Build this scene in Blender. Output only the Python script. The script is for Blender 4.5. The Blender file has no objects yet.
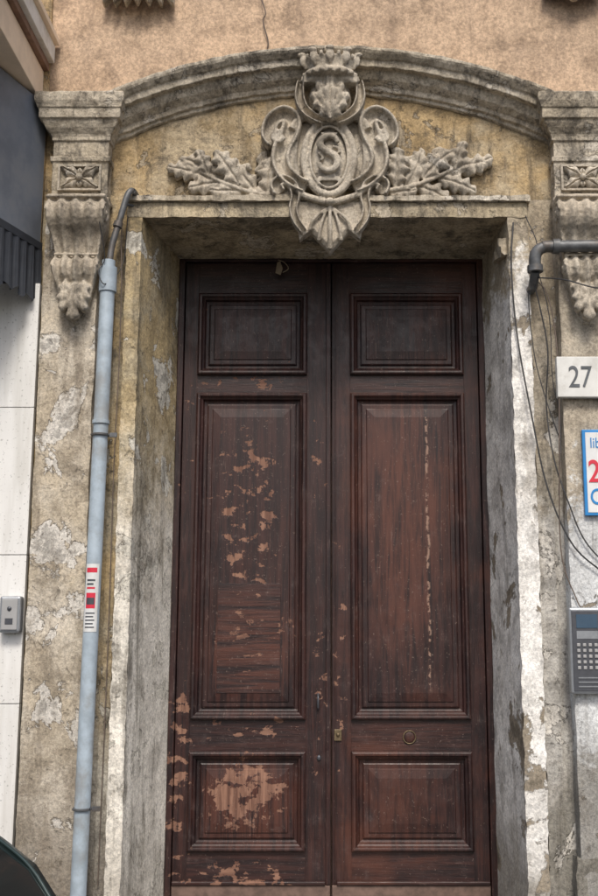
import bpy, bmesh, math, random
from mathutils import Vector, noise, Matrix
random.seed(7)
scene = bpy.context.scene
PI = math.pi

# ------------------------------------------------------------------ helpers
def empty(name):
    o = bpy.data.objects.new(name, None); scene.collection.objects.link(o); return o

def mk(name, verts, faces, mat=None, parent=None, smooth=False, bevel=0, fm=None, mats=None):
    me = bpy.data.meshes.new(name)
    me.from_pydata([tuple(v) for v in verts], [], faces)
    me.update()
    o = bpy.data.objects.new(name, me); scene.collection.objects.link(o)
    if mats:
        for m in mats: me.materials.append(m)
        if fm:
            for p, i in zip(me.polygons, fm): p.material_index = i
    elif mat: me.materials.append(mat)
    bm = bmesh.new(); bm.from_mesh(me)
    bmesh.ops.remove_doubles(bm, verts=bm.verts, dist=1e-5)
    bmesh.ops.recalc_face_normals(bm, faces=bm.faces)
    bm.to_mesh(me); bm.free()
    if smooth:
        for p in me.polygons: p.use_smooth = True
        me.set_sharp_from_angle(angle=math.radians(50))
    if parent: o.parent = parent
    if bevel:
        b = o.modifiers.new('bevel', 'BEVEL'); b.width = bevel; b.segments = 2; b.limit_method = 'ANGLE'; b.angle_limit = math.radians(40)
    return o

class Geo:
    def __init__(s): s.v = []; s.f = []
    def add(s, v, f):
        n = len(s.v); s.v += [Vector(a) for a in v]; s.f += [tuple(i + n for i in q) for q in f]
    def box(s, x0, x1, y0, y1, z0, z1):
        v = [(x0,y0,z0),(x1,y0,z0),(x1,y1,z0),(x0,y1,z0),(x0,y0,z1),(x1,y0,z1),(x1,y1,z1),(x0,y1,z1)]
        s.add(v, [(0,3,2,1),(4,5,6,7),(0,1,5,4),(1,2,6,5),(2,3,7,6),(3,0,4,7)])
    def ball(s, c, rx, ry, rz, n=14, m=8):
        v = []; f = []
        for j in range(1, m):
            a = PI*j/m
            for i in range(n):
                b = 2*PI*i/n
                v.append((c[0]+rx*math.sin(a)*math.cos(b), c[1]+ry*math.sin(a)*math.sin(b), c[2]+rz*math.cos(a)))
        for j in range(m-2):
            for i in range(n):
                f.append((j*n+i, j*n+(i+1)%n, (j+1)*n+(i+1)%n, (j+1)*n+i))
        t = len(v); v.append((c[0],c[1],c[2]+rz)); v.append((c[0],c[1],c[2]-rz))
        for i in range(n):
            f.append((t, (i+1)%n, i)); f.append((t+1, (m-2)*n+i, (m-2)*n+(i+1)%n))
        s.add(v, f)
    def tube(s, pts, r, n=8, sub=6, cyc=False):
        P = crom(pts, sub, cyc)
        K = len(P)
        rr = (lambda t: r) if not callable(r) else r
        v = []; f = []
        up = Vector((0.13, 1, 0.07)).normalized()
        for i, p in enumerate(P):
            a = P[(i+1) % K] if (cyc or i < K-1) else P[i]
            b = P[(i-1) % K] if (cyc or i > 0) else P[i]
            t = (a-b).normalized()
            if abs(t.dot(up)) > .93:
                sd = t.cross(Vector((1, .05, .1))).normalized()
            else: sd = t.cross(up).normalized()
            u2 = sd.cross(t)
            q = rr(i/max(1, K-1))
            for k in range(n):
                an = 2*PI*k/n
                v.append(p + sd*math.cos(an)*q + u2*math.sin(an)*q)
        m = K if cyc else K-1
        for i in range(m):
            for k in range(n):
                i2 = (i+1) % K
                f.append((i*n+k, i*n+(k+1) % n, i2*n+(k+1) % n, i2*n+k))
        if not cyc:
            f.append(tuple(range(n))); f.append(tuple((K-1)*n+k for k in reversed(range(n))))
        s.add(v, f)
    def make(s, name, mat, parent=None, smooth=False, bevel=0):
        return mk(name, s.v, s.f, mat, parent, smooth, bevel)

def crom(pts, sub=6, cyc=False):
    P = [Vector(p) for p in pts]
    if len(P) == 2 or sub <= 1: return P
    out = []
    n = len(P)
    rng = n if cyc else n-1
    for i in range(rng):
        p0 = P[(i-1) % n] if (cyc or i > 0) else P[0]*2-P[1]
        p1 = P[i]; p2 = P[(i+1) % n]
        p3 = P[(i+2) % n] if (cyc or i < n-2) else P[-1]*2-P[-2]
        for k in range(sub):
            t = k/sub
            out.append(.5*((2*p1)+(p2-p0)*t+(2*p0-5*p1+4*p2-p3)*t*t+(3*p1-p0-3*p2+p3)*t**3))
    if not cyc: out.append(P[-1])
    return out

def rough_quad(a, b, c, d, amp=.004, seg=.03, freq=9):
    a, b, c, d = map(Vector, (a, b, c, d))
    nu = max(2, int(max((b-a).length, (c-d).length)/seg)); nw = max(2, int(max((d-a).length, (c-b).length)/seg))
    v = []; f = []
    for j in range(nw+1):
        for i in range(nu+1):
            s = i/nu; t = j/nw
            p = (a*(1-s)+b*s)*(1-t)+(d*(1-s)+c*s)*t
            q = noise.noise_vector(p*freq)*amp + noise.noise_vector(p*freq*3.1)*amp*.5
            v.append(p+q)
    for j in range(nw):
        for i in range(nu):
            k = j*(nu+1)+i
            f.append((k, k+1, k+nu+2, k+nu+1))
    return v, f

def rough_box(name, x0, x1, y0, y1, z0, z1, mat, parent, amp=.004, seg=.035, freq=9):
    g = Geo()
    Q = [((x0,y0,z0),(x1,y0,z0),(x1,y0,z1),(x0,y0,z1)), ((x0,y1,z0),(x1,y1,z0),(x1,y1,z1),(x0,y1,z1)),
         ((x0,y0,z0),(x0,y1,z0),(x0,y1,z1),(x0,y0,z1)), ((x1,y0,z0),(x1,y1,z0),(x1,y1,z1),(x1,y0,z1)),
         ((x0,y0,z0),(x1,y0,z0),(x1,y1,z0),(x0,y1,z0)), ((x0,y0,z1),(x1,y0,z1),(x1,y1,z1),(x0,y1,z1))]
    for q in Q:
        v, f = rough_quad(*q, amp, seg, freq); g.add(v, f)
    return g.make(name, mat, parent, smooth=True)

def box(name, x0, x1, y0, y1, z0, z1, mat, parent=None, bevel=0):
    g = Geo(); g.box(x0, x1, y0, y1, z0, z1); return g.make(name, mat, parent, bevel=bevel)

# ------------------------------------------------------------------ node helpers
class M:
    def __init__(s, name):
        s.m = bpy.data.materials.new(name); s.m.use_nodes = True
        s.t = s.m.node_tree; s.t.nodes.clear()
        s.out = s.t.nodes.new('ShaderNodeOutputMaterial')
        s.b = s.t.nodes.new('ShaderNodeBsdfPrincipled')
        s.t.links.new(s.b.outputs[0], s.out.inputs[0])
        s.P = s.t.nodes.new('ShaderNodeNewGeometry').outputs['Position']
    def n(s, typ, **kw):
        nd = s.t.nodes.new(typ)
        for k, v in kw.items(): setattr(nd, k, v)
        return nd
    def L(s, a, b): s.t.links.new(a, b)
    def put(s, inp, val):
        if isinstance(val, bpy.types.NodeSocket): s.L(val, inp)
        elif isinstance(val, (tuple, list)) and len(val) == 3 and inp.type == 'RGBA': inp.default_value = (*val, 1)
        else: inp.default_value = val
    def math(s, op, a, b=0.0, clamp=False):
        nd = s.n('ShaderNodeMath', operation=op, use_clamp=clamp)
        s.put(nd.inputs[0], a); s.put(nd.inputs[1], b); return nd.outputs[0]
    def map(s, scale=(1,1,1), rot=(0,0,0), loc=(0,0,0), src=None):
        nd = s.n('ShaderNodeMapping'); s.L(src or s.P, nd.inputs['Vector'])
        nd.inputs['Scale'].default_value = scale; nd.inputs['Rotation'].default_value = rot; nd.inputs['Location'].default_value = loc
        return nd.outputs[0]
    def noise(s, scale, detail=4, rough=.6, dist=0, vec=None):
        nd = s.n('ShaderNodeTexNoise'); s.L(vec or s.P, nd.inputs['Vector'])
        nd.inputs['Scale'].default_value = scale; nd.inputs['Detail'].default_value = detail
        nd.inputs['Roughness'].default_value = rough; nd.inputs['Distortion'].default_value = dist
        return nd.outputs[0]
    def ramp(s, v, a, b, lo=0.0, hi=1.0):
        nd = s.n('ShaderNodeMapRange', interpolation_type='SMOOTHSTEP'); s.put(nd.inputs[0], v)
        nd.inputs[1].default_value = a; nd.inputs[2].default_value = b; nd.inputs[3].default_value = lo; nd.inputs[4].default_value = hi
        return nd.outputs[0]
    def mix(s, f, a, b, mode='MIX'):
        nd = s.n('ShaderNodeMix', data_type='RGBA', blend_type=mode)
        s.put(nd.inputs[0], f); s.put(nd.inputs[6], a); s.put(nd.inputs[7], b); return nd.outputs[2]
    def bump(s, h, strength=.5, dist=.01):
        nd = s.n('ShaderNodeBump'); s.L(h, nd.inputs['Height']); nd.inputs['Strength'].default_value = strength; nd.inputs['Distance'].default_value = dist
        return nd.outputs[0]
    def xyz(s):
        nd = s.n('ShaderNodeSeparateXYZ'); s.L(s.P, nd.inputs[0]); return nd.outputs
    def region(s, cx, cz, rx, rz):
        a = s.n('ShaderNodeVectorMath', operation='SUBTRACT'); s.L(s.P, a.inputs[0]); a.inputs[1].default_value = (cx, 0, cz)
        b = s.n('ShaderNodeVectorMath', operation='MULTIPLY'); s.L(a.outputs[0], b.inputs[0]); b.inputs[1].default_value = (1/rx, 0, 1/rz)
        c = s.n('ShaderNodeVectorMath', operation='LENGTH'); s.L(b.outputs[0], c.inputs[0])
        return s.ramp(c.outputs['Value'], .35, 1.05, 1, 0)
    def fin(s, col, rough=.9, nrm=None, metal=0, spec=None):
        s.put(s.b.inputs['Base Color'], col); s.put(s.b.inputs['Roughness'], rough); s.b.inputs['Metallic'].default_value = metal
        if nrm: s.L(nrm, s.b.inputs['Normal'])
        if spec is not None: s.b.inputs['Specular IOR Level'].default_value = spec
        return s.m

def plaster(name, base, alt, stain, peel, peel_t=.6, streak=.7, zm=(), bump=.65, off=0, zs=.9, grit=.62, con=.8):
    m = M(name)
    V = m.map(loc=(off, off*.7, off*.3))
    n1 = m.noise(1.7, 5, .68, .4, V)
    n1b = m.noise(6.5, 5, .70, .3, V)
    c = m.mix(m.ramp(n1, .4, .6), base, alt)
    c = m.mix(m.ramp(n1b, .48, .68, 0, .65), c, tuple(x*.6 for x in base))
    pm = m.noise(3.3, 8, .66, .35, V)
    if zm:
        z = m.xyz()[2]
        zn = m.math('ADD', z, m.math('MULTIPLY', m.math('SUBTRACT', n1, .5), 1.6))
        zn = m.math('ADD', zn, m.math('MULTIPLY', m.math('SUBTRACT', n1b, .5), 1.0))
        for (z0, z1, colr, amt) in zm:
            c = m.mix(m.ramp(zn, z0, z1, 0, amt) if z0 < z1 else m.ramp(zn, z1, z0, amt, 0), c, colr)
    pk = m.ramp(pm, peel_t, peel_t+.012)
    pk2 = m.ramp(pm, peel_t+.06, peel_t+.072)
    c = m.mix(pk, c, peel)
    c = m.mix(m.math('MULTIPLY', pk2, .75), c, tuple(x*.55 for x in peel))
    st = m.noise(1.0, 5, .72, .1, m.map(scale=(9, 9, zs), loc=(off, 1, 2)))
    c = m.mix(m.ramp(st, .49, .69, 0, streak), c, stain)
    st2 = m.noise(1.0, 7, .80, .5, m.map(scale=(3, 3, 2.2), loc=(off*2, 4, 2)))
    c = m.mix(m.ramp(st2, .52, .645, 0, streak*.9), c, stain)
    rim = m.math('MULTIPLY', m.ramp(pm, peel_t-.012, peel_t), m.math('SUBTRACT', 1.0, pk))
    c = m.mix(m.math('MULTIPLY', rim, .65), c, tuple(x*.45 for x in stain))
    n4 = m.noise(60, 4, .8, 0, V)
    n5 = m.noise(17, 5, .74, .6, V)
    c = m.mix(m.ramp(n5, .58, .68, 0, grit), c, tuple(x*.42 for x in stain))
    c = m.mix(1.0, c, m.mix(m.ramp(n4, .32, .68), (.68,.68,.68), (1.2,1.19,1.17)), 'MULTIPLY')
    c = m.mix(con, c, m.mix(m.ramp(n1b, .35, .65), (1.13,1.13,1.12), (.81,.80,.78)), 'MULTIPLY')
    h = m.math('ADD', m.math('MULTIPLY', n4, .4), m.math('MULTIPLY', n5, .9))
    h = m.math('SUBTRACT', h, m.math('MULTIPLY', pk, .8))
    return m.fin(c, .92, m.bump(h, bump, .012), spec=.2)

m_upper = plaster('peach_plaster', (.56,.41,.29), (.50,.37,.265), (.27,.20,.15), (.48,.39,.30), .70, .4, grit=.25, bump=.35, con=.6)
m_tymp = plaster('ochre_stone', (.44,.325,.18), (.43,.355,.245), (.105,.088,.068), (.38,.32,.235), .60, .8, off=3)
m_recess = plaster('ochre_plaster', (.45,.34,.19), (.35,.305,.225), (.105,.093,.075), (.47,.44,.38), .60, .8, zm=[(1.6,.7,(.42,.405,.37),.8),(.8,.1,(.16,.142,.125),.8)], off=5)
m_pil = plaster('pilaster_plaster', (.52,.45,.35), (.58,.525,.445), (.21,.175,.135), (.65,.62,.575), .55, .62, zm=[(1.2,.4,(.20,.177,.15),.8)], off=8)
m_pilR = plaster('pilaster_plaster_painted', (.49,.43,.345), (.44,.395,.325), (.17,.15,.125), (.30,.265,.215), .61, .55, zm=[(2.35,2.2,(.68,.705,.73),.94),(1.0,.8,(.26,.25,.23),.9)], off=11)
m_corn = plaster('weathered_stone', (.46,.40,.31), (.53,.475,.39), (.095,.086,.074), (.56,.515,.445), .60, .8, off=2, zs=2.5)
m_carv = plaster('carved_stone', (.45,.395,.32), (.51,.46,.385), (.145,.13,.108), (.54,.50,.44), .62, .58, off=6, bump=.5, con=.7)
m_jL = plaster('jamb_plaster_ochre', (.52,.41,.24), (.43,.37,.26), (.13,.115,.09), (.68,.655,.59), .57, .65, zm=[(2.9,1.7,(.82,.79,.73),.95),(.5,-.1,(.33,.30,.26),.75)], off=13, bump=.5)
m_jR = plaster('jamb_plaster_white', (.80,.785,.76), (.84,.83,.81), (.30,.27,.23), (.30,.26,.205), .59, .46, zm=[(3.35,3.6,(.36,.30,.21),.9),(.8,.3,(.28,.26,.23),.85)], off=17, grit=.55, bump=.5)
m_jT = plaster('lintel_plaster', (.47,.395,.275), (.38,.33,.25), (.10,.09,.072), (.52,.46,.365), .57, .8, off=21)
m_wallR = plaster('wall_plaster_grey', (.41,.35,.265), (.36,.325,.27), (.12,.11,.092), (.62,.595,.555), .585, .72, zm=[(2.4,2.1,(.52,.52,.515),.6),(.95,.6,(.23,.22,.195),.9)], off=23)

def marble():
    m = M('speckled_marble')
    n = m.noise(2.5, 4, .6); f = m.noise(70, 3, .6)
    c = m.mix(n, (.70,.695,.67), (.82,.815,.80))
    c = m.mix(m.ramp(f, .62, .68, 0, .6), c, (.25,.25,.24))
    g = m.noise(1, 5, .65, 0, m.map(scale=(6,6,.7)))
    c = m.mix(m.ramp(g, .46, .73, 0, .5), c, (.42,.40,.35))
    return m.fin(c, .6, m.bump(f, .1, .003))
m_marble = marble()

def simple(name, col, rough=.6, var=.25, sc=12, metal=0, bmp=.15, dirt=None, spec=None):
    m = M(name)
    n = m.noise(sc, 4, .65)
    c = m.mix(m.ramp(n, .3, .7), tuple(x*(1-var) for x in col), tuple(min(1, x*(1+var)) for x in col))
    if dirt:
        n2 = m.noise(sc*.3+1, 5, .7); c = m.mix(m.ramp(n2, .48, .68, 0, .75), c, dirt)
    return m.fin(c, rough, m.bump(n, bmp, .004), metal, spec)

m_pipe = simple('grey_blue_pipe_paint', (.36,.43,.49), .5, .18, 9, .0, .14, (.26,.265,.26))
m_dpipe = simple('dark_metal_pipe', (.11,.115,.12), .5, .3, 20, .3, .2, (.11,.085,.065))
m_cable = simple('black_cable', (.03,.03,.032), .6)
m_cableb = simple('brown_cable', (.13,.10,.08), .7)
m_awn = simple('slate_awning', (.16,.18,.215), .55, .12, 5, dirt=(.20,.21,.225))
m_awnd = simple('dark_awning_cloth', (.03,.034,.043), .7, .2, 8)
m_cream = simple('cream_render', (.80,.66,.51), .8, .08, 6)
m_brown = simple('brown_edge', (.20,.12,.085), .8)
m_white = simple('white_slab', (.74,.74,.72), .6, .1, 7, dirt=(.5,.48,.43))
m_tile = simple('marble_tile', (.68,.68,.65), .45, .05, 15, dirt=(.5,.49,.45))
m_num = simple('grey_number_paint', (.09,.10,.11), .6)
m_blue = simple('blue_enamel', (.02,.22,.55), .35, .05)
m_red = simple('red_enamel', (.62,.03,.06), .35, .05)
m_signw = simple('white_enamel', (.70,.71,.71), .35, .06, dirt=(.58,.57,.53))
m_metal = simple('brushed_metal', (.30,.32,.345), .38, .08, 30, .5)
m_metald = simple('dark_metal', (.09,.095,.11), .35, .1, 30, .4)
m_lcd = simple('display_glass', (.05,.09,.14), .12, .05)
m_btn = simple('light_buttons', (.34,.34,.34), .4, .05)
m_brass = simple('worn_brass', (.16,.12,.07), .5, .3, 60, .6)
m_paper = simple('old_paper', (.34,.28,.20), .9)
m_asph = simple('asphalt', (.05,.05,.052), .9, .3, 90)
m_pave = simple('pavement_stone', (.20,.195,.18), .8, .3, 14)
m_kerb = simple('kerb_stone', (.24,.235,.22), .8, .2, 20)
m_carp = simple('car_paint_green', (.03,.05,.05), .22, .05, 3, .2, 0)
m_carg = simple('car_glass', (.012,.018,.018), .06, .05, 3, 0, 0)
m_rub = simple('black_rubber', (.02,.02,.02), .8)
m_chrome = simple('trim_chrome', (.5,.52,.52), .2, .05, 3, .9, 0)
m_lamp = simple('red_lamp_plastic', (.3,.01,.01), .2, .05)

def wood(name, horiz=False):
    m = M(name)
    sc = (2.2, 4, 34) if horiz else (34, 4, 2.2)
    g = m.noise(1, 5, .66, .6, m.map(scale=sc))
    g2 = m.noise(1, 4, .72, .2, m.map(scale=(7, 7, 120) if horiz else (120, 7, 7)))
    big = m.noise(1.9, 4, .62, .5)
    dark = (.0145,.0068,.0075); mid = (.042,.0170,.0150); redc = (.086,.031,.020)
    c = m.mix(m.ramp(g, .38, .66), dark, mid)
    X = m.xyz()
    rr = m.ramp(big, .42, .68)
    rightside = m.ramp(X[0], -.02, .1, .15, .8)
    c = m.mix(m.math('MULTIPLY', m.math('MULTIPLY', rr, rightside), m.ramp(g, .3, .6, .4, 1)), c, redc)
    rm = m.math('MAXIMUM', m.region(-.48, 1.5, .36, .42), m.math('MAXIMUM', m.region(.46, 2.25, .30, 1.1), m.region(-.48, .62, .4, .36)))
    c = m.mix(m.math('MULTIPLY', m.math('MULTIPLY', rm, m.ramp(g, .35, .6)), .55), c, (.115,.040,.025))
    pv = m.map(scale=(11, 3, 15), rot=(0, math.radians(-32), 0))
    pn = m.noise(1, 5, .62, .25, pv)
    mask = m.math('MULTIPLY', m.region(-.50, 2.28, .28, .82), .15)
    for (cx, cz, rx, rz, st) in [(-.50,.66,.32,.27,.25), (-.88,.80,.12,.75,.16), (-.86,2.2,.10,1.6,.06), (-.46,.22,.5,.12,.15), (-.60,3.09,.42,.07,.15),
                                 (-.06,1.3,.06,.6,.12), (-.42,1.55,.30,.35,.11), (-.08,2.7,.08,.5,.10), (.7,1.6,.14,.7,.05), (.05,1.4,.05,1.3,.09), (-.5,1.03,.5,.10,.11)]:
        mask = m.math('MAXIMUM', mask, m.math('MULTIPLY', m.region(cx, cz, rx, rz), st))
    mask = m.math('SUBTRACT', mask, m.ramp(X[0], .1, .2, 0, .06))
    q = m.math('ADD', pn, mask)
    q = m.math('ADD', q, m.math('MULTIPLY', m.math('SUBTRACT', g2, .5), .18))
    fl = m.ramp(q, .700, .728)
    c = m.mix(m.math('MULTIPLY', fl, .85), c, m.mix(m.ramp(g, .35, .65), (.14,.066,.045), (.31,.17,.115)))
    a = m.math('ABSOLUTE', m.math('SUBTRACT', m.math('ADD', X[0], m.math('MULTIPLY', m.noise(5, 3, .7), .05)), .605))
    fx = m.noise(26, 3, .7)
    ck = m.math('MULTIPLY', m.ramp(a, .0, .012, 1, 0), m.ramp(fx, .47, .55))
    ck = m.math('MULTIPLY', ck, m.math('MULTIPLY', m.ramp(X[2], 1.2, 1.3), m.ramp(X[2], 2.85, 2.95, 1, 0)))
    c = m.mix(m.math('MULTIPLY', ck, .8), c, (.36,.23,.17))
    du = m.noise(9, 6, .82, .3)
    c = m.mix(m.ramp(du, .55, .77, 0, .24), c, (.19,.15,.145))
    ss = m.noise(1, 4, .75, .1, m.map(scale=(150, 10, 5) if not horiz else (9, 10, 110)))
    c = m.mix(m.math('MULTIPLY', m.ramp(ss, .60, .69, 0, .5), m.ramp(du, .4, .6)), c, (.27,.19,.16))
    sp = m.noise(75, 3, .7)
    c = m.mix(m.ramp(sp, .64, .70, 0, .4), c, (.34,.26,.22))
    h = m.math('ADD', m.math('MULTIPLY', g, .6), m.math('MULTIPLY', g2, .7))
    h = m.math('SUBTRACT', h, m.math('MULTIPLY', fl, .35))
    r = m.math('ADD', m.ramp(du, .3, .7, .32, .6), m.math('MULTIPLY', fl, .35))
    return m.fin(c, r, m.bump(h, .5, .004), spec=.45)
m_wv = wood('dark_door_wood_vertical'); m_wh = wood('dark_door_wood_horizontal', True)
m_kick = simple('kickboard_wood', (.14,.09,.072), .7, .3, 18)

# ------------------------------------------------------------------ building wall
bw = empty('plastered_building')
rough_box('wall_left_of_door', -1.66, -1.155, 0, .72, -.12, 4.02, m_recess, bw, .004, .04)
rough_box('wall_right_of_door', 1.115, 1.30, .0, .72, -.12, 4.02, m_wallR, bw, .006, .035)
box('wall_right_long', 1.30, 6.5, .004, .72, -.12, 4.9, m_wallR, bw)
rough_box('tympanum_wall', -1.30, 1.30, .002, .72, 4.02, 4.86, m_tymp, bw, .003, .04)
box('wall_above_left', -1.66, -1.30, .0, .72, 4.02, 4.86, m_tymp, bw)
R = 2.975; zc = 4.875-R
v = []; f = []
NX = 120
for i in range(NX+1):
    x = -1.9+8.4*i/NX
    zb = (zc+math.sqrt(max(0, (R-.01)**2-x*x))) if abs(x) < 1.275 else 4.585
    for j in range(14):
        z = zb+(8.5-zb)*(j/13)**1.6
        v.append((x, -.006+noise.noise(Vector((x*3, z*3, 0)))*.004, z))
for i in range(NX):
    for j in range(13): f.append((i*14+j, (i+1)*14+j, (i+1)*14+j+1, i*14+j+1))
mk('upper_wall_plaster', v, f, m_upper, bw, True)
box('upper_wall_core', -1.9, 6.5, .012, .72, 4.9, 8.5, m_upper, bw)
rough_box('architrave_left', -1.155, -1.072, -.045, .10, -.12, 3.895, m_jL, bw, .006, .022, 13)
rough_box('architrave_right', 1.002, 1.115, -.045, .10, -.12, 3.895, m_jR, bw, .009, .022, 11)
rough_box('architrave_lintel', -1.155, 1.115, -.047, .10, 3.897, 3.985, m_jT, bw, .006, .022, 13)
rough_box('architrave_cap', -1.17, 1.13, -.072, .0, 3.987, 4.018, m_corn, bw, .008, .022, 13)
rough_box('architrave_outer_strip_right', 1.118, 1.205, -.022, .03, -.12, 3.96, m_wallR, bw, .014, .022, 8)
rough_box('architrave_outer_strip_left', -1.215, -1.158, -.015, .03, -.12, 3.96, m_recess, bw, .006, .03, 8)
def reveal(name, a, b, c, d, mat, amp):
    v, f = rough_quad(a, b, c, d, amp, .03, 5)
    return mk(name, v, f, mat, bw, True)
reveal('reveal_left', (-1.072,-.045,-.12), (-.938,.62,-.12), (-.938,.62,3.89), (-1.072,-.045,3.90), m_jL, .004)
reveal('reveal_right', (1.002,-.045,-.12), (.938,.62,-.12), (.938,.62,3.89), (1.002,-.045,3.90), m_jR, .006)
reveal('reveal_ceiling', (-1.08,-.045,3.90), (1.01,-.045,3.90), (.96,.62,3.872), (-.96,.62,3.872), m_jT, .005)
rough_box('repair_blob_right', .955, 1.01, .0, .16, 3.69, 3.80, m_jR, bw, .03, .02, 11)
box('interior_back', -1.0, 1.0, .70, .72, -.12, 4.0, m_kick, bw)
box('threshold_step', -1.0, .99, -.10, .64, -.004, .05, m_kerb, bw, .01)

rough_box('pilaster_left', -1.60, -1.30, -.10, .02, -.12, 3.98, m_pil, bw, .007, .03, 7)
rough_box('pilaster_right', 1.265, 1.60, -.10, .02, -.12, 3.98, m_pilR, bw, .006, .03, 7)
rough_box('plinth_left', -1.61, -1.29, -.104, .01, -.12, .40, m_pil, bw, .022, .03, 5)
rough_box('plinth_right', 1.24, 1.63, -.106, .01, -.12, .46, m_wallR, bw, .022, .03, 5)

eros = bpy.data.textures.new('erosion', 'CLOUDS'); eros.noise_scale = .07; eros.noise_depth = 3
def erode(o, lv=4, st=.014):
    s = o.modifiers.new('sub', 'SUBSURF'); s.subdivision_type = 'SIMPLE'; s.levels = lv; s.render_levels = lv
    d = o.modifiers.new('disp', 'DISPLACE'); d.texture = eros; d.strength = st; d.mid_level = .5; d.texture_coords = 'GLOBAL'
def ent(name, x0, x1, ringlist, mat):
    v = []; f = []
    for (z, o) in ringlist:
        v += [(x0-o, .0, z), (x0-o, -.09-o, z), (x1+o, -.09-o, z), (x1+o, .0, z)]
    n = len(ringlist)
    for i in range(n-1):
        for k in range(4):
            f.append((i*4+k, i*4+(k+1) % 4, (i+1)*4+(k+1) % 4, (i+1)*4+k))
    f.append((0,1,2,3)); f.append(tuple(range((n-1)*4, n*4)))
    o = mk(name, v, f, mat, bw, bevel=.004); erode(o)
    return o
rings = [(3.965,.02),(3.99,.02),(3.993,.006),(4.205,.006),(4.21,.016),(4.235,.018),(4.24,.004),(4.33,.004),(4.335,.014),(4.355,.016),(4.37,.022),
         (4.40,.045),(4.425,.058),(4.44,.062),(4.445,.075),(4.50,.078),(4.505,.086),(4.54,.098),(4.56,.10),(4.59,.10),(4.64,.0)]
ent('entablature_left', -1.575, -1.27, rings, m_corn)
ent('entablature_right', 1.27, 1.575, rings, m_corn)
v = []; f = []
prof = [(.0,4.36),(-.03,4.365),(-.035,4.40),(-.07,4.45),(-.08,4.47),(-.095,4.475),(-.10,4.53),(-.12,4.56),(-.125,4.60),(.0,4.64)]
for x in (1.60, 6.5):
    for (y, z) in prof: v.append((x, y, z))
n = len(prof)
for i in range(n-1): f.append((i, i+1, n+i+1, n+i))
mk('cornice_right_run', v, f, m_corn, bw)

prof = [(0,-.215),(-.018,-.21),(-.022,-.195),(-.040,-.19),(-.045,-.165),(-.055,-.158),(-.082,-.138),(-.096,-.112),(-.102,-.095),(-.138,-.092),(-.143,-.055),(-.156,-.05),(-.178,-.030),(-.186,-.018),(-.186,.0),(-.0,.03)]
half = math.asin(1.36/R)
v = []; f = []; N = 150
for i in range(N+1):
    a = -half+2*half*i/N
    for (y, dz) in prof:
        r = R+dz+noise.noise(Vector((a*20, y*9, dz*20)))*.006+noise.noise(Vector((a*90, y*9, dz*20)))*.005
        v.append((r*math.sin(a), y+noise.noise(Vector((a*50, dz*30, 5)))*.007, zc+r*math.cos(a)))
n = len(prof)
for i in range(N):
    for k in range(n-1):
        f.append((i*n+k, i*n+k+1, (i+1)*n+k+1, (i+1)*n+k))
f.append(tuple(range(n))); f.append(tuple(N*n+k for k in range(n)))
mk('arched_cornice', v, f, m_corn, bw, bevel=.004)

# ------------------------------------------------------------------ carved details
def leaf(g, base, ang, L, W, y0=-.02, h=.03, lobes=3.5, lift=.02, n=24, cs=9, curl=0.0, lob=.20):
    a = math.radians(ang)
    D = Vector((math.cos(a), 0, math.sin(a))); S = Vector((-math.sin(a), 0, math.cos(a)))
    v = []; f = []
    for i in range(n+1):
        t = i/n
        ph = math.cos(2*PI*t*lobes+2.6)
        w = W*(math.sin(PI*min(1, t**.85*.95+.03))**.6)*(1-lob+lob*ph*1.2) + .002
        bend = curl*t*t*L
        for k in range(cs):
            s = -1+2*k/(cs-1)
            hh = h*(1-.6*s*s) - h*.6*math.exp(-(s/.14)**2) + h*.14*math.cos(2*PI*t*lobes+2.6-abs(s)*1.5)
            y = y0-hh-lift*math.sin(t*PI*.8)
            v.append(Vector(base)+D*(t*L)+S*(s*w+bend)+D*(abs(s)*w*.35)+Vector((0, y, 0)))
    m = len(v)
    for i in range(n+1):
        t = i/n
        for k in range(cs):
            p = v[i*cs+k]; v.append(Vector((p.x, y0+.012-lift*.3*math.sin(t*PI*.8), p.z)))
    for i in range(n):
        for k in range(cs-1):
            q = (i*cs+k, i*cs+k+1, (i+1)*cs+k+1, (i+1)*cs+k)
            f.append(q); f.append(tuple(m+j for j in reversed(q)))
        f.append((i*cs, (i+1)*cs, m+(i+1)*cs, m+i*cs)); f.append((i*cs+cs-1, m+i*cs+cs-1, m+(i+1)*cs+cs-1, (i+1)*cs+cs-1))
    f.append(tuple(range(cs))+tuple(m+k for k in reversed(range(cs))))
    f.append(tuple(n*cs+k for k in reversed(range(cs)))+tuple(m+n*cs+k for k in range(cs)))
    g.add(v, f)

def c(px, py, y=-.06):
    return Vector(((px)/174.0, y, 4.45-(py-120)*.00603))

def plate(g, pts, y0, y1, inset=.82):
    P = [Vector(p) for p in pts]
    cen = sum(P, Vector())/len(P)
    n = len(P); v = []; f = []
    for p in P: v.append((p.x, y0, p.z))
    for p in P: v.append((p.x, y1*.7+y0*.3, p.z))
    for p in P:
        q = cen+(p-cen)*inset; v.append((q.x, y1, q.z))
    for r in (0, 1):
        for i in range(n): f.append((r*n+i, r*n+(i+1) % n, (r+1)*n+(i+1) % n, (r+1)*n+i))
    f.append(tuple(range(n))); f.append(tuple(2*n+i for i in range(n)))
    g.add(v, f)

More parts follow.
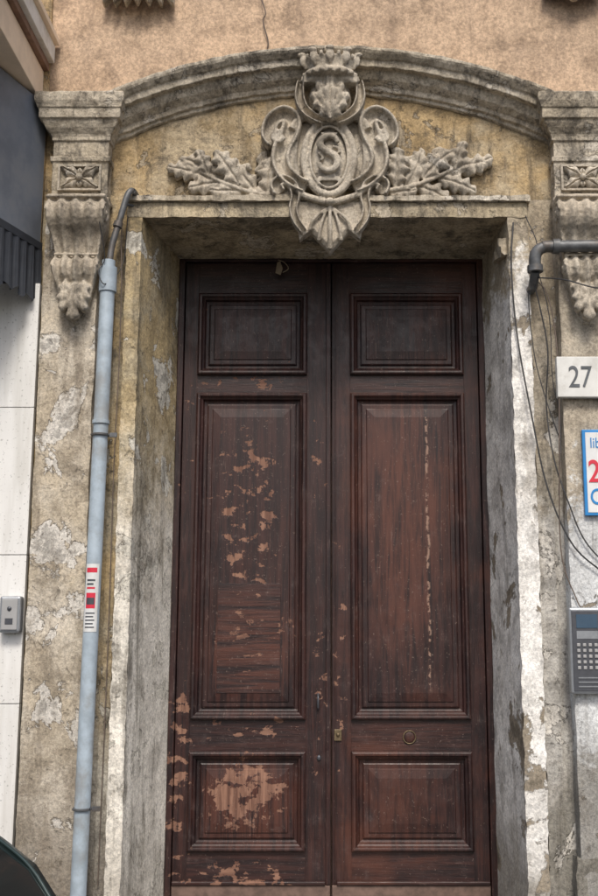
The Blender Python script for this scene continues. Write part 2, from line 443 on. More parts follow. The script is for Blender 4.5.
def ribbon(g, pts, w, y, th=.05, sub=6):
    P = crom(pts, sub); K = len(P)
    ww = w if callable(w) else (lambda t: w)
    sec = [(-1.0,.0),(-1.0,-.72),(-.86,-1.0),(-.62,-.92),(-.45,-.50),(0,-.34),(.45,-.50),(.62,-.92),(.86,-1.0),(1.0,-.72),(1.0,.0)]
    v = []; f = []; m = len(sec)
    for i, p in enumerate(P):
        t = (P[min(K-1, i+1)]-P[max(0, i-1)]); t.y = 0; t.normalize()
        S = Vector((-t.z, 0, t.x)); q = ww(i/(K-1))
        for (a, b) in sec:
            v.append(Vector((p.x, 0, p.z))+S*(a*q)+Vector((0, p.y+b*th, 0)))
    for i in range(K-1):
        for k in range(m): f.append((i*m+k, i*m+(k+1) % m, (i+1)*m+(k+1) % m, (i+1)*m+k))
    f.append(tuple(range(m))); f.append(tuple((K-1)*m+k for k in range(m)))
    g.add(v, f)

coa = empty('coat_of_arms_relief')
g = Geo()
sc = c(-2, 155)
g.ball((sc.x, -.04, sc.z), .118, .062, .195, 32, 16)
for (rw, rh, yy, tr) in ((.142,.222,-.082,.022), (.108,.186,-.095,.008)):
    g.tube([(sc.x+rw*math.cos(a), yy, sc.z+rh*math.sin(a)) for a in [2*PI*i/28 for i in range(28)]], tr, 10, 2, True)
g.ball((sc.x, -.0, sc.z), .15, .06, .23, 32, 12)
Y = -.108
g.tube([(sc.x+a, Y-.008, sc.z+d) for a, d in [(.050,.075),(.035,.108),(-.005,.118),(-.045,.092),(-.048,.055),(-.015,.025),(.028,.0),(.048,-.035),(.035,-.075),(-.005,-.092),(-.045,-.075),(-.055,-.045)]], lambda t: .013+.010*math.sin(PI*t), 8)
g.tube([(sc.x+a, Y, sc.z+d) for a, d in [(-.06,.02),(-.035,-.01),(-.05,-.03)]], .010, 7)
g.tube([(sc.x+a, Y, sc.z+d) for a, d in [(.02,.055),(.055,.045),(.06,.015)]], .010, 7)
g.box(sc.x-.06, sc.x+.06, Y+.006, -.05, sc.z-.145, sc.z-.118)
g.box(sc.x-.012, sc.x+.035, Y+.004, -.05, sc.z-.118, sc.z-.095)
g.box(sc.x-.045, sc.x+.045, Y+.012, -.05, sc.z+.135, sc.z+.150)
for mx in (1, -1):
    A = [c(mx*px-1, py, -.035) for px, py in [(56,141),(61,132),(57,119),(46,112),(38,119),(41,133),(47,145),(49,158),(44,171),(34,180),(24,185)]]
    ribbon(g, A, lambda t: .040+.018*math.sin(PI*t), -.04, .085)
    g.tube([c(mx*px-1, py, -.105) for px, py in [(49,130),(55,132),(56,138),(50,140),(45,136)]], .015, 8)
    g.ball(tuple(c(mx*51-1, 134, -.085)), .030, .03, .030)
    g.tube([c(mx*px-1, py, -.075) for px, py in [(31,124),(35,140),(36,158),(31,172)]], lambda t: .010+.012*math.sin(PI*t), 8)
    g.tube([c(mx*px-1, py, -.08) for px, py in [(14,116),(24,114),(33,118),(38,126)]], .022, 8)
    A = [c(mx*px-1, py, -.04) for px, py in [(50,190),(53,182),(46,178),(37,183),(34,194),(36,206),(33,218),(26,228)]]
    ribbon(g, A, lambda t: .038-.018*t, -.04, .070)
    g.tube([c(mx*px-1, py, -.085) for px, py in [(36,184),(27,192),(16,196),(6,199),(0,200)]], .020, 8)
    for k, (ex, ey) in enumerate([(11,236),(20,226)]):
        g.tube([c(mx*3-1, 205, -.080), c(mx*ex*.8-1, 205+(ey-205)*.55, -.088), c(mx*ex-1, ey, -.065)], lambda t: .008+.004*t, 8)
plate(g, [c(px-1, py) for px, py in [(-46,184),(-34,196),(-20,193),(0,200),(20,193),(34,196),(46,184),(42,200),(33,214),(30,234),(19,226),(8,238),(0,247),(-8,238),(-19,226),(-30,234),(-33,214),(-42,200)]], .01, -.068, .84)
g.tube([c(-1, 200, -.085), c(-1, 222, -.098), c(-1, 245, -.07)], lambda t: .009+.007*t, 8)
g.ball(tuple(c(-1, 200, -.10)), .03, .03, .022)
plate(g, [c(px-1, py) for px, py in [(-26,80),(26,80),(24,100),(22,112),(40,122),(44,160),(30,182),(-30,182),(-44,160),(-40,122),(-22,112),(-24,100)]], .01, -.055, .85)
# console below the crown: flared acanthus leaf framed by two C-scrolls
g.ball(tuple(c(-1, 96, -.08)), .125, .090, .13, 24, 14)
g.box(c(-27,0).x, c(26,0).x, -.17, 0, 4.655, 4.70)
for mx in (1, -1):
    A = [c(mx*px-1, py, -.07) for px, py in [(29,81),(30,88),(30,98),(26,109),(17,117),(7,122)]]
    ribbon(g, A, lambda t: .020+.010*math.sin(PI*t), -.07, .080)
    g.tube([c(mx*28-1, 80, -.12), c(mx*22-1, 83, -.16), c(mx*14-1, 82, -.17), c(mx*4-1, 82, -.17)], .014, 8)
for an, L, W, yy in ((122,.19,.040,-.125),(58,.19,.040,-.125),(106,.235,.040,-.135),(74,.235,.040,-.135),(90,.265,.046,-.145)):
    leaf(g, c(-1, 122, 0), an, L, W, yy, .028, 3, .030)
cx = c(-1, 84).x; cz = 4.705
def lathe(prof, cx, cy, cz, sy=1, n=36, rip=0, rn=12):
    v = []; f = []
    for (r, z) in prof:
        for i in range(n):
            a = 2*PI*i/n; q = r*(1+rip*math.cos(a*rn)*(z > .05))
            v.append((cx+q*math.cos(a), cy+q*math.sin(a)*sy, cz+z))
    m = len(prof)
    for j in range(m-1):
        for i in range(n): f.append((j*n+i, j*n+(i+1) % n, (j+1)*n+(i+1) % n, (j+1)*n+i))
    f.append(tuple(range(n))); f.append(tuple((m-1)*n+i for i in range(n)))
    g.add(v, f)
lathe([(.12,-.02),(.150,-.012),(.155,.006),(.144,.022),(.132,.028),(.136,.05),(.146,.07),(.156,.085),(.157,.09),(.13,.085)], cx, -.125, cz, .72, 60, .02, 15)
for i in range(20):
    a = 2*PI*i/20
    g.ball((cx+.154*math.cos(a), -.125+.111*math.sin(a), cz+.0), .013, .013, .013, 8, 6)
    if i % 2 == 1:
        X0, Y0 = cx+.157*math.cos(a), -.125+.114*math.sin(a)
        g.ball((X0, Y0, cz+.088), .024, .016, .040, 10, 8)
        g.ball((cx+.170*math.cos(a), -.125+.123*math.sin(a), cz+.122), .028, .016, .015, 8, 6)
        g.ball((cx+.145*math.cos(a), -.125+.103*math.sin(a), cz+.055), .012, .012, .022, 8, 6)
    else: g.ball((cx+.158*math.cos(a), -.125+.113*math.sin(a), cz+.098), .012, .012, .016, 8, 6)
carv = g.make('shield_crown_and_scrolls', m_carv, coa, True)
md = carv.modifiers.new('r', 'REMESH'); md.mode = 'VOXEL'; md.voxel_size = .0052; md.use_smooth_shade = True
md = carv.modifiers.new('s', 'SMOOTH'); md.iterations = 1; md.factor = .4

g = Geo()
LV = [(-50,184,128,46,0),(-62,187,98,44,1),(-74,185,122,46,0),(-84,183,198,40,0),(-92,180,128,46,1),
      (-106,176,190,40,0),(-110,174,145,44,0),(-122,169,108,30,1),(-124,168,170,38,0),(-54,190,186,34,0),(-102,178,96,34,0)]
for mx in (1, -1):
    dy = 5 if mx < 0 else 0
    g.tube([c(mx*px-2, py-dy, -.045) for px, py in [(-34,188),(-58,190),(-84,185),(-108,176),(-128,166)]], lambda t: .017-.007*t, 8)
    for (px, py, an, L, la) in LV:
        px2 = px+random.uniform(-1.5,1.5)-(2 if mx < 0 else -2); py2 = py+random.uniform(-1.5,1.5)-dy
        a = an+random.uniform(-7,7)
        if mx < 0: a = 180-a
        leaf(g, c(mx*px2-2, py2, 0), a, L/174*random.uniform(.90,1.05), L/174*.27, -.006-.024*la, .028, random.choice([3,3.5,4]), .024, n=30, cs=13, curl=random.uniform(-.3,.3), lob=.20)
    for (px, py) in [(-80,162),(-98,161),(-62,163)]:
        p = c(mx*px-2-(3 if mx < 0 else 0), py-dy, -.06)
        g.ball(tuple(p), .014, .018, .019, 12, 8); g.ball((p.x+.004*mx, p.y+.008, p.z-.012), .018, .018, .012, 12, 6)
br = g.make('oak_branches', m_carv, coa, True)
md = br.modifiers.new('r', 'REMESH'); md.mode = 'VOXEL'; md.voxel_size = .0042; md.use_smooth_shade = True

def corbel(side):
    o = empty('corbel')
    g = Geo()
    xc = 1.405*side
    prof = [(3.965,-.225,.160),(3.935,-.228,.160),(3.93,-.212,.156),(3.925,-.225,.156),(3.90,-.248,.156),(3.86,-.258,.156),(3.82,-.25,.155),(3.785,-.228,.154),(3.76,-.20,.148),(3.73,-.18,.138),(3.695,-.168,.130),
            (3.66,-.16,.124),(3.63,-.158,.120),(3.615,-.175,.120),(3.59,-.198,.122),(3.55,-.207,.122),(3.51,-.198,.118),(3.48,-.178,.108),(3.45,-.165,.10),(3.40,-.15,.088),(3.35,-.135,.068),(3.30,-.12,.045),(3.25,-.105,.02)]
    nx = 41; v = []; f = []
    for (z, y, w) in prof:
        for k in range(nx):
            s = -1+2*k/(nx-1)
            fl = 0 if z > 3.93 else .013*math.cos(s*PI*4.0) - .008*math.exp(-((abs(s)-1)/.05)**2)
            if z < 3.50: fl += .012*math.cos(s*PI*2)*math.sin((3.5-z)*60)
            v.append((xc+s*w, y-fl+.012*abs(noise.noise(Vector((s*4, z*12, side)))), z))
    m = len(prof)
    for j in range(m-1):
        for k in range(nx-1): f.append((j*nx+k, j*nx+k+1, (j+1)*nx+k+1, (j+1)*nx+k))
    b = len(v)
    for (z, y, w) in prof: v += [(xc-w, -.07, z), (xc+w, -.07, z)]
    for j in range(m-1):
        f.append((j*nx, (j+1)*nx, b+2*j+2, b+2*j)); f.append((j*nx+nx-1, b+2*j+1, b+2*j+3, (j+1)*nx+nx-1)); f.append((b+2*j, b+2*j+2, b+2*j+3, b+2*j+1))
    f.append(tuple(range(nx))+(b+1, b)); f.append(tuple((m-1)*nx+k for k in range(nx))+(b+2*m-1, b+2*m-2))
    g.add(v, f)
    for sx in (-1, 1):
        for (vz, vy, r0, w) in ((3.86,-.195,.060,.158), (3.555,-.165,.040,.124)):
            sp = []
            for i in range(26):
                th = i/25*4.2*PI; r = r0*(1-i/28)
                sp.append((xc+sx*w, vy-r*math.cos(th), vz+r*math.sin(th)))
            g.tube(sp, .008, 7, 2)
            g.ball((xc+sx*w, vy, vz), .014, .016, .016, 10, 6)
    for an, L, W in ((-90,.24,.05),(-112,.19,.036),(-68,.19,.036)):
        leaf(g, (xc+(.05 if an > -90 else -.05 if an < -90 else 0), 0, 3.49), an+(20 if an<-90 else -20 if an>-90 else 0), L, W, -.155, .03, 3, .03)
    for z, y, w in ((3.945,-.232,.164),(3.628,-.175,.122)):
        g.tube([(xc-w, y, z), (xc+w, y, z)], .009, 8)
    ob = g.make('carved_console', m_carv, o, True)
    md = ob.modifiers.new('r', 'REMESH'); md.mode = 'VOXEL'; md.voxel_size = .0055; md.use_smooth_shade = True
    d = ob.modifiers.new('disp', 'DISPLACE'); d.texture = eros; d.strength = .006; d.texture_coords = 'GLOBAL'
    g = Geo()
    y0 = -.098; xc = 1.42*side
    x0, x1, z0, z1 = xc-.122, xc+.122, 4.03, 4.185
    for (a, b2, c2, d) in ((x0,x1,z0,z0+.012),(x0,x1,z1-.012,z1),(x0,x0+.012,z0+.012,z1-.012),(x1-.012,x1,z0+.012,z1-.012)):
        g.box(a, b2, y0-.018, y0+.02, c2, d)
    for an in (32, 148, 212, 328):
        leaf(g, (xc, 0, 4.108), an, .115, .032, y0+.005, .026, 1.5, .012)
    for an in (90, 270, 0, 180):
        leaf(g, (xc, 0, 4.108), an, .055, .016, y0+.003, .018, 1, .006)
    g.ball((xc, y0-.022, 4.108), .02, .02, .02)
    g.make('rosette_panel', m_carv, o, True)
    return o
corbel(-1); corbel(1)

for (x, s) in ((-1.13, 1), (1.42, .8)):
    o = empty('carved_bracket'); g = Geo()
    for k in range(-3, 4):
        leaf(g, (x+k*.035*s, 0, 5.46), -90+k*7, .27*s, .032, -.02-.06*(1-abs(k)/4), .03, 2, .05)
    g.ball((x, -.02, 5.44), .15*s, .12, .14, 16, 10)
    g.ball((x, -.10, 5.24), .035, .04, .03)
    ob = g.make('carving', m_corn, o, True)

# ------------------------------------------------------------------ door
door = empty('wooden_double_door')
YF = .60
def panel(gv, x0, x1, z0, z1):
    rg = [(0,.0),(0,-.022),(.010,-.030),(.022,-.028),(.030,-.014),(.040,-.006),(.046,.016),(.058,.020),(.064,.020),(.066,.010),(.074,.006),(.098,.006),(.101,-.001),(.104,-.001),(.15,-.006)]
    v = []; f = []
    for (i, y) in rg:
        v += [(x0+i, YF+y, z0+i), (x1-i, YF+y, z0+i), (x1-i, YF+y, z1-i), (x0+i, YF+y, z1-i)]
    n = len(rg)
    for i in range(n-1):
        for k in range(4): f.append((i*4+k, i*4+(k+1) % 4, (i+1)*4+(k+1) % 4, (i+1)*4+k))
    f.append(tuple((n-1)*4+k for k in range(4)))
    gv.add(v, f)

def leafdoor(name, xa, xb, pxa, pxb):
    o = empty(name); o.parent = door
    gv = Geo(); gh = Geo(); gp = Geo()
    zt = 3.855; zb = .165
    gv.box(xa, pxa, YF, YF+.05, zb, zt); gv.box(pxb, xb, YF, YF+.05, zb, zt)
    P = [(3.135,3.655),(1.075,3.02),(.345,.895)]
    zz = [zt]+[q for p in P for q in (p[1], p[0])]+[zb]
    for i in range(0, len(zz), 2): gh.box(pxa, pxb, YF+.0015, YF+.05, zz[i+1], zz[i])
    for (z0, z1) in P: panel(gp, pxa, pxb, z0, z1)
    gv.make('stiles', m_wv, o, bevel=.002); gh.make('rails', m_wh, o); gp.make('panels', m_wv, o, bevel=.0015)
    return o
leafdoor('left_leaf', -.905, -.006, -.822, -.148)
leafdoor('right_leaf', .006, .905, .118, .815)
box('meeting_bead', -.030, -.002, YF-.016, YF-.001, .165, 3.85, m_wv, door, .004)
box('meeting_bead_right', .020, .030, YF-.007, YF-.001, .165, 3.85, m_wv, door, .003)
box('jamb_left', -.945, -.909, YF-.03, YF+.08, .0, 3.895, m_wv, door, .004)
box('jamb_right', .909, .945, YF-.03, YF+.08, .0, 3.895, m_wv, door, .004)
box('head_frame', -.909, .909, YF-.03, YF+.08, 3.859, 3.90, m_wh, door, .004)
box('kickboard_left', -.905, -.006, YF-.012, YF+.04, .054, .162, m_kick, door, .004)
box('kickboard_right', .006, .905, YF-.012, YF+.04, .054, .162, m_kick, door, .004)
box('drip_moulding_left', -.903, -.032, YF-.026, YF-.001, .166, .186, m_wh, door, .005)
box('drip_moulding_right', .032, .903, YF-.026, YF-.001, .166, .186, m_wh, door, .005)
box('inner_patch_board', -.670, -.300, YF-.0095, YF-.0062, 1.226, 1.86, m_wh, door, .001)
g = Geo()
g.box(.018, .062, YF-.012, YF-.001, .955, 1.02); g.ball((.04, YF-.016, .99), .011, .01, .011)
g.make('keyhole_plate', m_brass, door, bevel=.003)
g = Geo()
g.tube([(.455+.036*math.cos(a), YF-.003, .975+.036*math.sin(a)) for a in [2*PI*i/16 for i in range(16)]], .0035, 8, 2, True)
g.make('cylinder_lock_ring', m_brass, door, True)
g = Geo(); g.ball((.455, YF+.002, .975), .032, .006, .032); g.make('cylinder_lock_plug', m_wv, door, True)
g = Geo(); g.tube([(-.075, YF-.006, 1.13),(-.075, YF-.03, 1.15),(-.075, YF-.03, 1.2),(-.075, YF-.006, 1.22)], .006, 8); g.ball((-.07, YF-.004, .86), .012, .01, .016)
g.make('pull_handle', m_metald, door, True)
g = Geo(); g.add([(-.335,.55,3.845),(-.315,.545,3.85),(-.300,.54,3.80),(-.312,.53,3.755),(-.345,.535,3.77)], [(0,1,2,3,4)])
g.tube([(-.33,.55,3.86),(-.29,.54,3.84),(-.265,.54,3.80),(-.30,.54,3.775)], .0025, 5)
g.make('torn_paper', m_paper, door)

# ------------------------------------------------------------------ pipes
dp = empty('drain_pipe')
XB, XT = -1.262, -1.228
def pxp(z): return XB+(XT-XB)*z/3.52
g = Geo(); g.tube([(XB,-.155,-.02),(pxp(1.7),-.155,1.7),(XT,-.15,3.52)], .040, 20, 1); g.make('pipe_body', m_pipe, dp, True)
g = Geo(); g.tube([(XT,-.15,3.42),(XT,-.15,3.56)], .048, 20, 1); g.tube([(pxp(2.69),-.155,2.68),(pxp(2.69),-.155,2.70)], .046, 20, 1)
g.tube([(XT,-.15,3.555),(XT,-.15,3.60)], .036, 16, 1)
g.make('socket_cap', m_pipe, dp, True)
g = Geo(); g.tube([(XT+.003,-.15,3.58),(-1.212,-.145,3.70),(-1.175,-.135,3.86),(-1.145,-.13,3.98),(-1.128,-.12,4.02),(-1.115,-.09,4.03),(-1.11,.01,4.03)], .018, 12); g.make('upper_pipe', m_dpipe, dp, True)
g = Geo(); g.tube([(-1.19,-.14,3.80),(-1.183,-.138,3.83)], .026, 12, 1)
for z in (2.62, .70):
    g.tube([(pxp(z)+.045*math.cos(a), -.155+.045*math.sin(a), z) for a in [2*PI*i/16 for i in range(16)]], .007, 6, 2, True); g.box(pxp(z)-.008,pxp(z)+.008,-.11,.0,z-.01,z+.01); g.box(pxp(z)+.05,pxp(z)+.09,-.16,-.15,z-.012,z+.012)
g.tube([(-1.16,-.08,3.96),(-1.10,-.02,3.97)], .008, 6, 1)
g.make('clips', m_dpipe, dp, True)
def sticker(z0, z1, mat, r, name, a0=-2.5, a1=-.6):
    v = []; f = []
    for i in range(13):
        a = a0+(a1-a0)*i/12
        v += [(pxp(z0)+r*math.cos(a), -.155+r*math.sin(a), z0), (pxp(z1)+r*math.cos(a), -.155+r*math.sin(a), z1)]
    for i in range(12): f.append((2*i, 2*i+2, 2*i+3, 2*i+1))
    return mk(name, v, f, mat, dp, True)
sticker(1.58, 1.93, m_signw, .0415, 'sticker_white'); sticker(1.885, 1.91, m_red, .0420, 'sticker_red_band', -2.3, -.9)
sticker(1.70, 1.78, m_red, .0420, 'sticker_red_mark', -2.2, -1.0); sticker(1.72, 1.755, m_metald, .0425, 'sticker_dark_text', -2.1, -1.1)
for k in range(5): sticker(1.60+k*.018, 1.607+k*.018, m_metald, .0420, 'sticker_text_line', -2.2, -1.0-.15*(k % 2))
for k in range(3): sticker(1.80+k*.02, 1.81+k*.02, m_metald if k else m_red, .0420, 'sticker_text_line', -2.15, -1.1-.2*(k % 2))

wp = empty('wall_pipe')
g = Geo(); g.tube([(3.2,-.22,3.66),(2.0,-.22,3.665),(1.25,-.20,3.665),(1.165,-.195,3.66),(1.13,-.19,3.635),(1.12,-.185,3.60),(1.12,-.18,3.55)], .033, 16, 4); g.make('pipe_body', m_dpipe, wp, True)
g = Geo(); g.tube([(1.12,-.18,3.56),(1.12,-.18,3.525)], .043, 16, 1); g.tube([(1.215,-.20,3.665),(1.25,-.20,3.665)], .042, 16, 1); g.tube([(1.12,-.18,3.53),(1.12,-.10,3.47),(1.12,.0,3.47)], .026, 10); g.make('collars', m_dpipe, wp, True)

# ------------------------------------------------------------------ cables
def cable(name, pts, r=.004, mat=m_cable):
    g = Geo(); g.tube(pts, r, 6, 8); g.make(name, mat, None, True)
cable('electric_cable', [(1.03,-.06,3.86),(1.01,-.07,3.6),(1.03,-.07,3.2),(1.09,-.09,2.75),(1.16,-.10,2.35),(1.27,-.125,2.05),(1.42,-.125,1.9),(1.6,-.125,1.78)], .0045)
cable('electric_cable', [(1.11,-.15,3.5),(1.15,-.12,3.35),(1.19,-.10,3.1),(1.18,-.06,2.8),(1.205,-.09,2.5),(1.27,-.12,2.25),(1.35,-.12,2.05),(1.5,-.12,1.88)], .004)
cable('electric_cable', [(1.12,-.15,3.5),(1.19,-.13,3.42),(1.225,-.14,3.2),(1.235,-.14,2.9),(1.225,-.13,2.5),(1.22,-.11,2.0),(1.29,-.115,1.75),(1.33,-.12,1.68)], .0035, m_cableb)
cable('electric_cable', [(1.10,-.06,3.9),(1.16,-.07,3.7),(1.10,-.08,3.45),(1.12,-.07,3.1),(1.17,-.08,2.85),(1.24,-.10,2.6)], .003)
cable('electric_cable', [(1.13,-.16,3.5),(1.25,-.30,3.44),(1.42,-.34,3.38),(1.6,-.3,3.42),(1.8,-.1,3.5)], .004)
cable('electric_cable', [(1.13,-.14,3.6),(1.2,-.12,3.3),(1.21,-.1,2.95),(1.24,-.12,2.7),(1.22,-.1,2.3)], .0025)
cable('electric_cable', [(-.40,.0,5.45),(-.41,-.03,5.28),(-.385,-.04,5.17),(-.40,-.03,5.12),(-.37,-.02,5.0),(-.375,-.01,4.96)], .004, m_cableb)
cable('electric_cable', [(-1.17,-.05,4.0),(-1.18,-.07,3.8),(-1.165,-.09,3.45),(-1.17,-.06,3.0),(-1.18,-.05,2.5),(-1.18,-.04,1.5),(-1.19,-.03,.3)], .003, m_cableb)
cable('electric_cable', [(-1.26,-.27,3.78),(-1.24,-.2,3.6),(-1.27,-.2,3.52),(-1.23,-.2,3.45),(-1.17,-.05,3.62),(-1.15,-.06,3.9)], .003, m_cable)

# ------------------------------------------------------------------ signs and panels
def text(body, x, z, y, size, mat, parent, name, ext=.001, sx=1.0, bold=0.0):
    cu = bpy.data.curves.new(name, 'FONT'); cu.body = body; cu.size = size; cu.extrude = ext; cu.offset = bold
    o = bpy.data.objects.new(name, cu); scene.collection.objects.link(o)
    o.rotation_euler = (PI/2, 0, 0); o.location = (x, y, z); o.scale = (sx, 1, 1); cu.materials.append(mat); o.parent = parent
    return o
hn = empty('house_number_sign')
box('tile', 1.225, 1.50, -.150, -.108, 2.83, 3.055, m_tile, hn, .004)
text('27', 1.283, 2.885, -.152, .17, m_num, hn, 'digits', .002, .78, .000)
ws = empty('wall_sign')
box('plate', 1.352, 1.70, -.128, -.108, 2.19, 2.655, m_blue, ws, .003)
box('white_field', 1.368, 1.684, -.131, -.127, 2.206, 2.639, m_signw, ws)
text('24h', 1.375, 2.37, -.133, .17, m_red, ws, 'red_digits', .001, .8, .002)
text('Centro', 1.38, 2.25, -.133, .12, m_blue, ws, 'blue_word', .001, .8, .001)
text('libero', 1.39, 2.555, -.133, .08, m_blue, ws, 'blue_small_word', .001, .8)

ic = empty('intercom_panel')
box('housing', 1.238, 1.418, -.155, -.09, 1.265, 1.705, m_metal, ic, .010)
box('face_plate', 1.250, 1.406, -.161, -.1545, 1.28, 1.69, m_metald, ic, .002)
box('display', 1.273, 1.383, -.164, -.1605, 1.60, 1.67, m_lcd, ic)
box('speaker_grille', 1.273, 1.383, -.163, -.1605, 1.545, 1.585, m_metal, ic)
g = Geo()
for r in range(5):
    for q in range(4): g.box(1.272+q*.030, 1.289+q*.030, -.166, -.1605, 1.39+r*.029, 1.406+r*.029)
g.make('keypad', m_btn, ic, bevel=.002)
g = Geo()
for r in range(3): g.box(1.273, 1.383, -.164, -.1605, 1.30+r*.022, 1.306+r*.022)
g.make('slots', m_metal, ic)
db = empty('doorbell_box')
box('housing', -1.735, -1.625, -.135, -.065, 1.575, 1.765, m_metal, db, .012)
box('front_plate', -1.722, -1.638, -.141, -.134, 1.59, 1.75, m_btn, db, .004)
g = Geo(); g.ball((-1.68,-.142,1.70), .012, .008, .012); g.box(-1.70,-1.66,-.144,-.140,1.62,1.65); g.make('button', m_metald, db)

# ------------------------------------------------------------------ neighbouring building
nb = empty('neighbouring_building')
xe = -1.625
zs_ = [-.12, .42, 1.21, 1.985, 2.79, 3.50]
for i in range(5):
    for j in range(5):
        x1 = xe-j*.9; x0 = x1-.896
        box('marble_slab', x0, x1-.0, -.068, -.03, zs_[i]+.002, zs_[i+1]-.002, m_marble, nb, .002)
box('joint_backing', -6.2, xe-.006, -.055, .7, -.12, 3.5, m_metald, nb)
box('upper_storey', -6.2, -1.90, -.02, .7, 3.5, 8.5, m_cream, nb)
rough_box('party_wall_strip', -1.90, -1.645, -.03, .7, 3.5, 5.6, m_tymp, nb, .003, .05)
def slab(name, z0, z1, xw, depth, mat, spl=.0):
    g = Geo()
    v = [(-5.5,-.03,z0),(xw,-.03,z0),(xw-spl,-depth,z0),(-5.5,-depth,z0)]
    v += [(a, b, z1) for a, b, _ in v]
    g.add(v, [(0,1,2,3),(4,5,6,7),(0,1,5,4),(1,2,6,5),(2,3,7,6),(3,0,4,7)])
    return g.make(name, mat, None, bevel=.004)
for (nm, z0, z1, xw, dpt, mt) in (('canopy_soffit_band', 4.60, 4.80, -1.675, 1.05, m_cream), ('canopy_edge_board', 4.802, 4.85, -1.645, 1.07, m_brown), ('canopy_slab', 4.852, 4.96, -1.615, 1.09, m_white), ('canopy_drip', 4.962, 5.0, -1.59, 1.10, m_cream)):
    slab(nm, z0, z1, xw, dpt, mt).parent = nb
aw = empty('shop_awning')
slab('cassette', 3.75, 4.585, -1.645, .85, m_awn, .27).parent = aw
slab('cassette_trim', 3.70, 3.748, -1.632, .86, m_awnd, .27).parent = aw
g = Geo()
n = 60; v = []; f = []
for i in range(n+1):
    t = i/n; y = -.03-.83*t; xs = -1.635-.27*t
    v += [(xs+.006*math.sin(i*1.3), y, 3.70), (xs+.004+.012*math.sin(i*1.3+.4*math.sin(i)), y, 3.40+.02*math.sin(i*.9))]
for i in range(n): f.append((2*i, 2*i+2, 2*i+3, 2*i+1))
g.add(v, f)
g.make('folded_cloth', m_awnd, aw)
slab('awning_roll', 3.50, 3.695, -1.665, .83, m_awnd, .27).parent = aw

# ------------------------------------------------------------------ street
box('ground', -60, 60, -60, 60, -.40, -.16, m_asph)
box('street', -60, 60, -7.0, -1.40, -.158, -.12, m_asph)
sw = empty('sidewalk')
for i in range(-12, 13):
    for j in range(2):
        box('paving_slab', i*.6+.004, i*.6+.596, -1.22+j*.61+.004, -1.22+j*.61+.606, -.15, -.004, m_pave, sw, .004)
box('kerb', -8, 8, -1.40, -1.225, -.155, .0, m_kerb, sw, .015)

# ------------------------------------------------------------------ parked car
car = empty('parked_car')
CY = -2.90
st = [(-.84,.42,.60,.62,.60),(-.87,.32,.70,.74,.72),(-.92,.27,.76,.80,.745),(-1.00,.25,.79,.83,.84),(-1.10,.24,.805,.86,.925),(-1.40,.22,.82,.88,1.16),(-1.75,.22,.82,.90,1.36),(-2.3,.22,.83,.90,1.41),(-2.9,.22,.83,.90,1.38),
      (-3.3,.22,.83,.90,1.18),(-3.65,.22,.82,.90,.93),(-4.2,.24,.80,.80,.82),(-4.5,.28,.72,.66,.68),(-4.6,.38,.60,.55,.56)]
CX = .06; CZ = .02
st = [(a+CX, b, c_, d+CZ, e+CZ) for a, b, c_, d, e in st]
v = []; f = []; fm = []
def ring(x, zb, w, belt, top):
    belt = min(belt, top-.01)
    h = [(0,zb),(w*.9,zb),(w,zb+.1),(w,(zb+belt)/2),(w*.98,belt-.03),(w*.955,belt),(w*.955-(top-belt)*.42, belt+(top-belt)*.85),(w*.88-(top-belt)*.42, top-.004),(w*.45-(top-belt)*.1, top),(0,top+.005)]
    L = [(x, CY+a, b) for a, b in h]; Rr = [(x, CY-a, b) for a, b in reversed(h[1:-1])]
    return L+Rr
RN = 18
for s_ in st: v += ring(*s_)
for i in range(len(st)-1):
    for k in range(RN):
        f.append((i*RN+k, i*RN+(k+1) % RN, (i+1)*RN+(k+1) % RN, (i+1)*RN+k))
        xm = (st[i][0]+st[i+1][0])/2-CX
        side = k in (5, 12) and -3.6 < xm < -1.2
        rear = k in (7,8,9,10) and (-1.7 < xm < -.93 or -3.6 < xm < -2.95)
        fm.append(1 if side or rear else 0)
f.append(tuple(range(RN))); fm.append(0); f.append(tuple((len(st)-1)*RN+k for k in range(RN))); fm.append(0)
o = mk('body', v, f, None, car, True, mats=[m_carp, m_carg], fm=fm)
g = Geo()
for s2 in (1, -1):
    g.tube([(a, CY+s2*(w*.88-(t-min(b, t-.01))*.42+.0), t+.0) for a, zb, w, b, t in st[2:8]], .006, 8, 4)
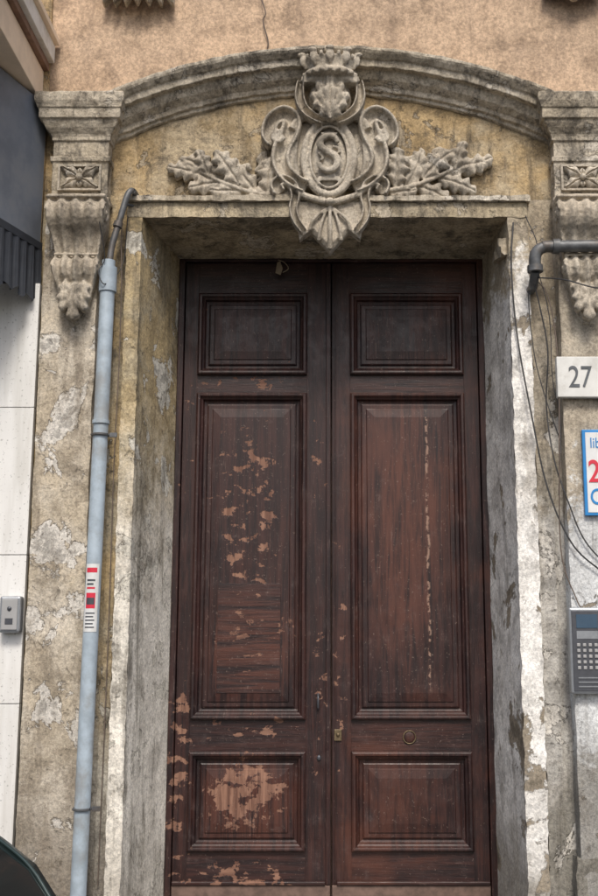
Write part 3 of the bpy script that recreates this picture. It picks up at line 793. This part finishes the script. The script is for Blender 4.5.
g.make('glass_trim', m_carp, car, True)
g = Geo()
for wx in (-1.45+CX, -3.85+CX):
    for s2 in (1, -1):
        g.tube([(wx+.24*math.cos(a), CY+s2*.76, .18+.24*math.sin(a)) for a in [2*PI*i/20 for i in range(20)]], .075, 10, 2, True)
g.make('tyres', m_rub, car, True)
g = Geo()
for wx in (-1.45+CX, -3.85+CX):
    for s2 in (1, -1): g.ball((wx, CY+s2*.78, .18), .18, .04, .18, 20, 8)
g.make('hub_caps', m_chrome, car, True)
g = Geo()
for s2 in (1, -1): g.ball((-.86+CX, CY+s2*.60, .62), .04, .10, .07)
g.make('tail_lamps', m_lamp, car, True)

# ------------------------------------------------------------------ light
EL = math.radians(50); AZ = math.radians(-5)
S = Vector((-math.sin(AZ)*math.cos(EL), -math.cos(AZ)*math.cos(EL), math.sin(EL)))
w = bpy.data.worlds.new('World'); scene.world = w; w.use_nodes = True
nt = w.node_tree; bg = nt.nodes['Background']
sky = nt.nodes.new('ShaderNodeTexSky'); sky.sky_type = 'NISHITA'; sky.sun_disc = False
sky.sun_elevation = EL; sky.sun_rotation = math.atan2(S.x, S.y) % (2*PI)
sky.dust_density = 4.0; sky.air_density = 1.0
nt.links.new(sky.outputs[0], bg.inputs[0]); bg.inputs[1].default_value = .15
sd = bpy.data.lights.new('sun', 'SUN'); sd.energy = 2.4; sd.angle = math.radians(14); sd.color = (1, .95, .87)
so = bpy.data.objects.new('sun', sd); scene.collection.objects.link(so); so.rotation_euler = (-S).to_track_quat('-Z', 'Y').to_euler()

# ------------------------------------------------------------------ camera
cd = bpy.data.cameras.new('camera'); co = bpy.data.objects.new('camera', cd); scene.collection.objects.link(co)
co.location = (0, -5.65, 1.6); co.rotation_euler = (math.radians(90+9.8), 0, 0)
cd.sensor_fit = 'VERTICAL'; cd.sensor_height = 36; cd.lens = 1042/896*36; cd.shift_x = -32/896; cd.clip_end = 500
scene.camera = co
scene.view_settings.view_transform = 'Standard'; scene.view_settings.look = 'None'; scene.view_settings.exposure = 0
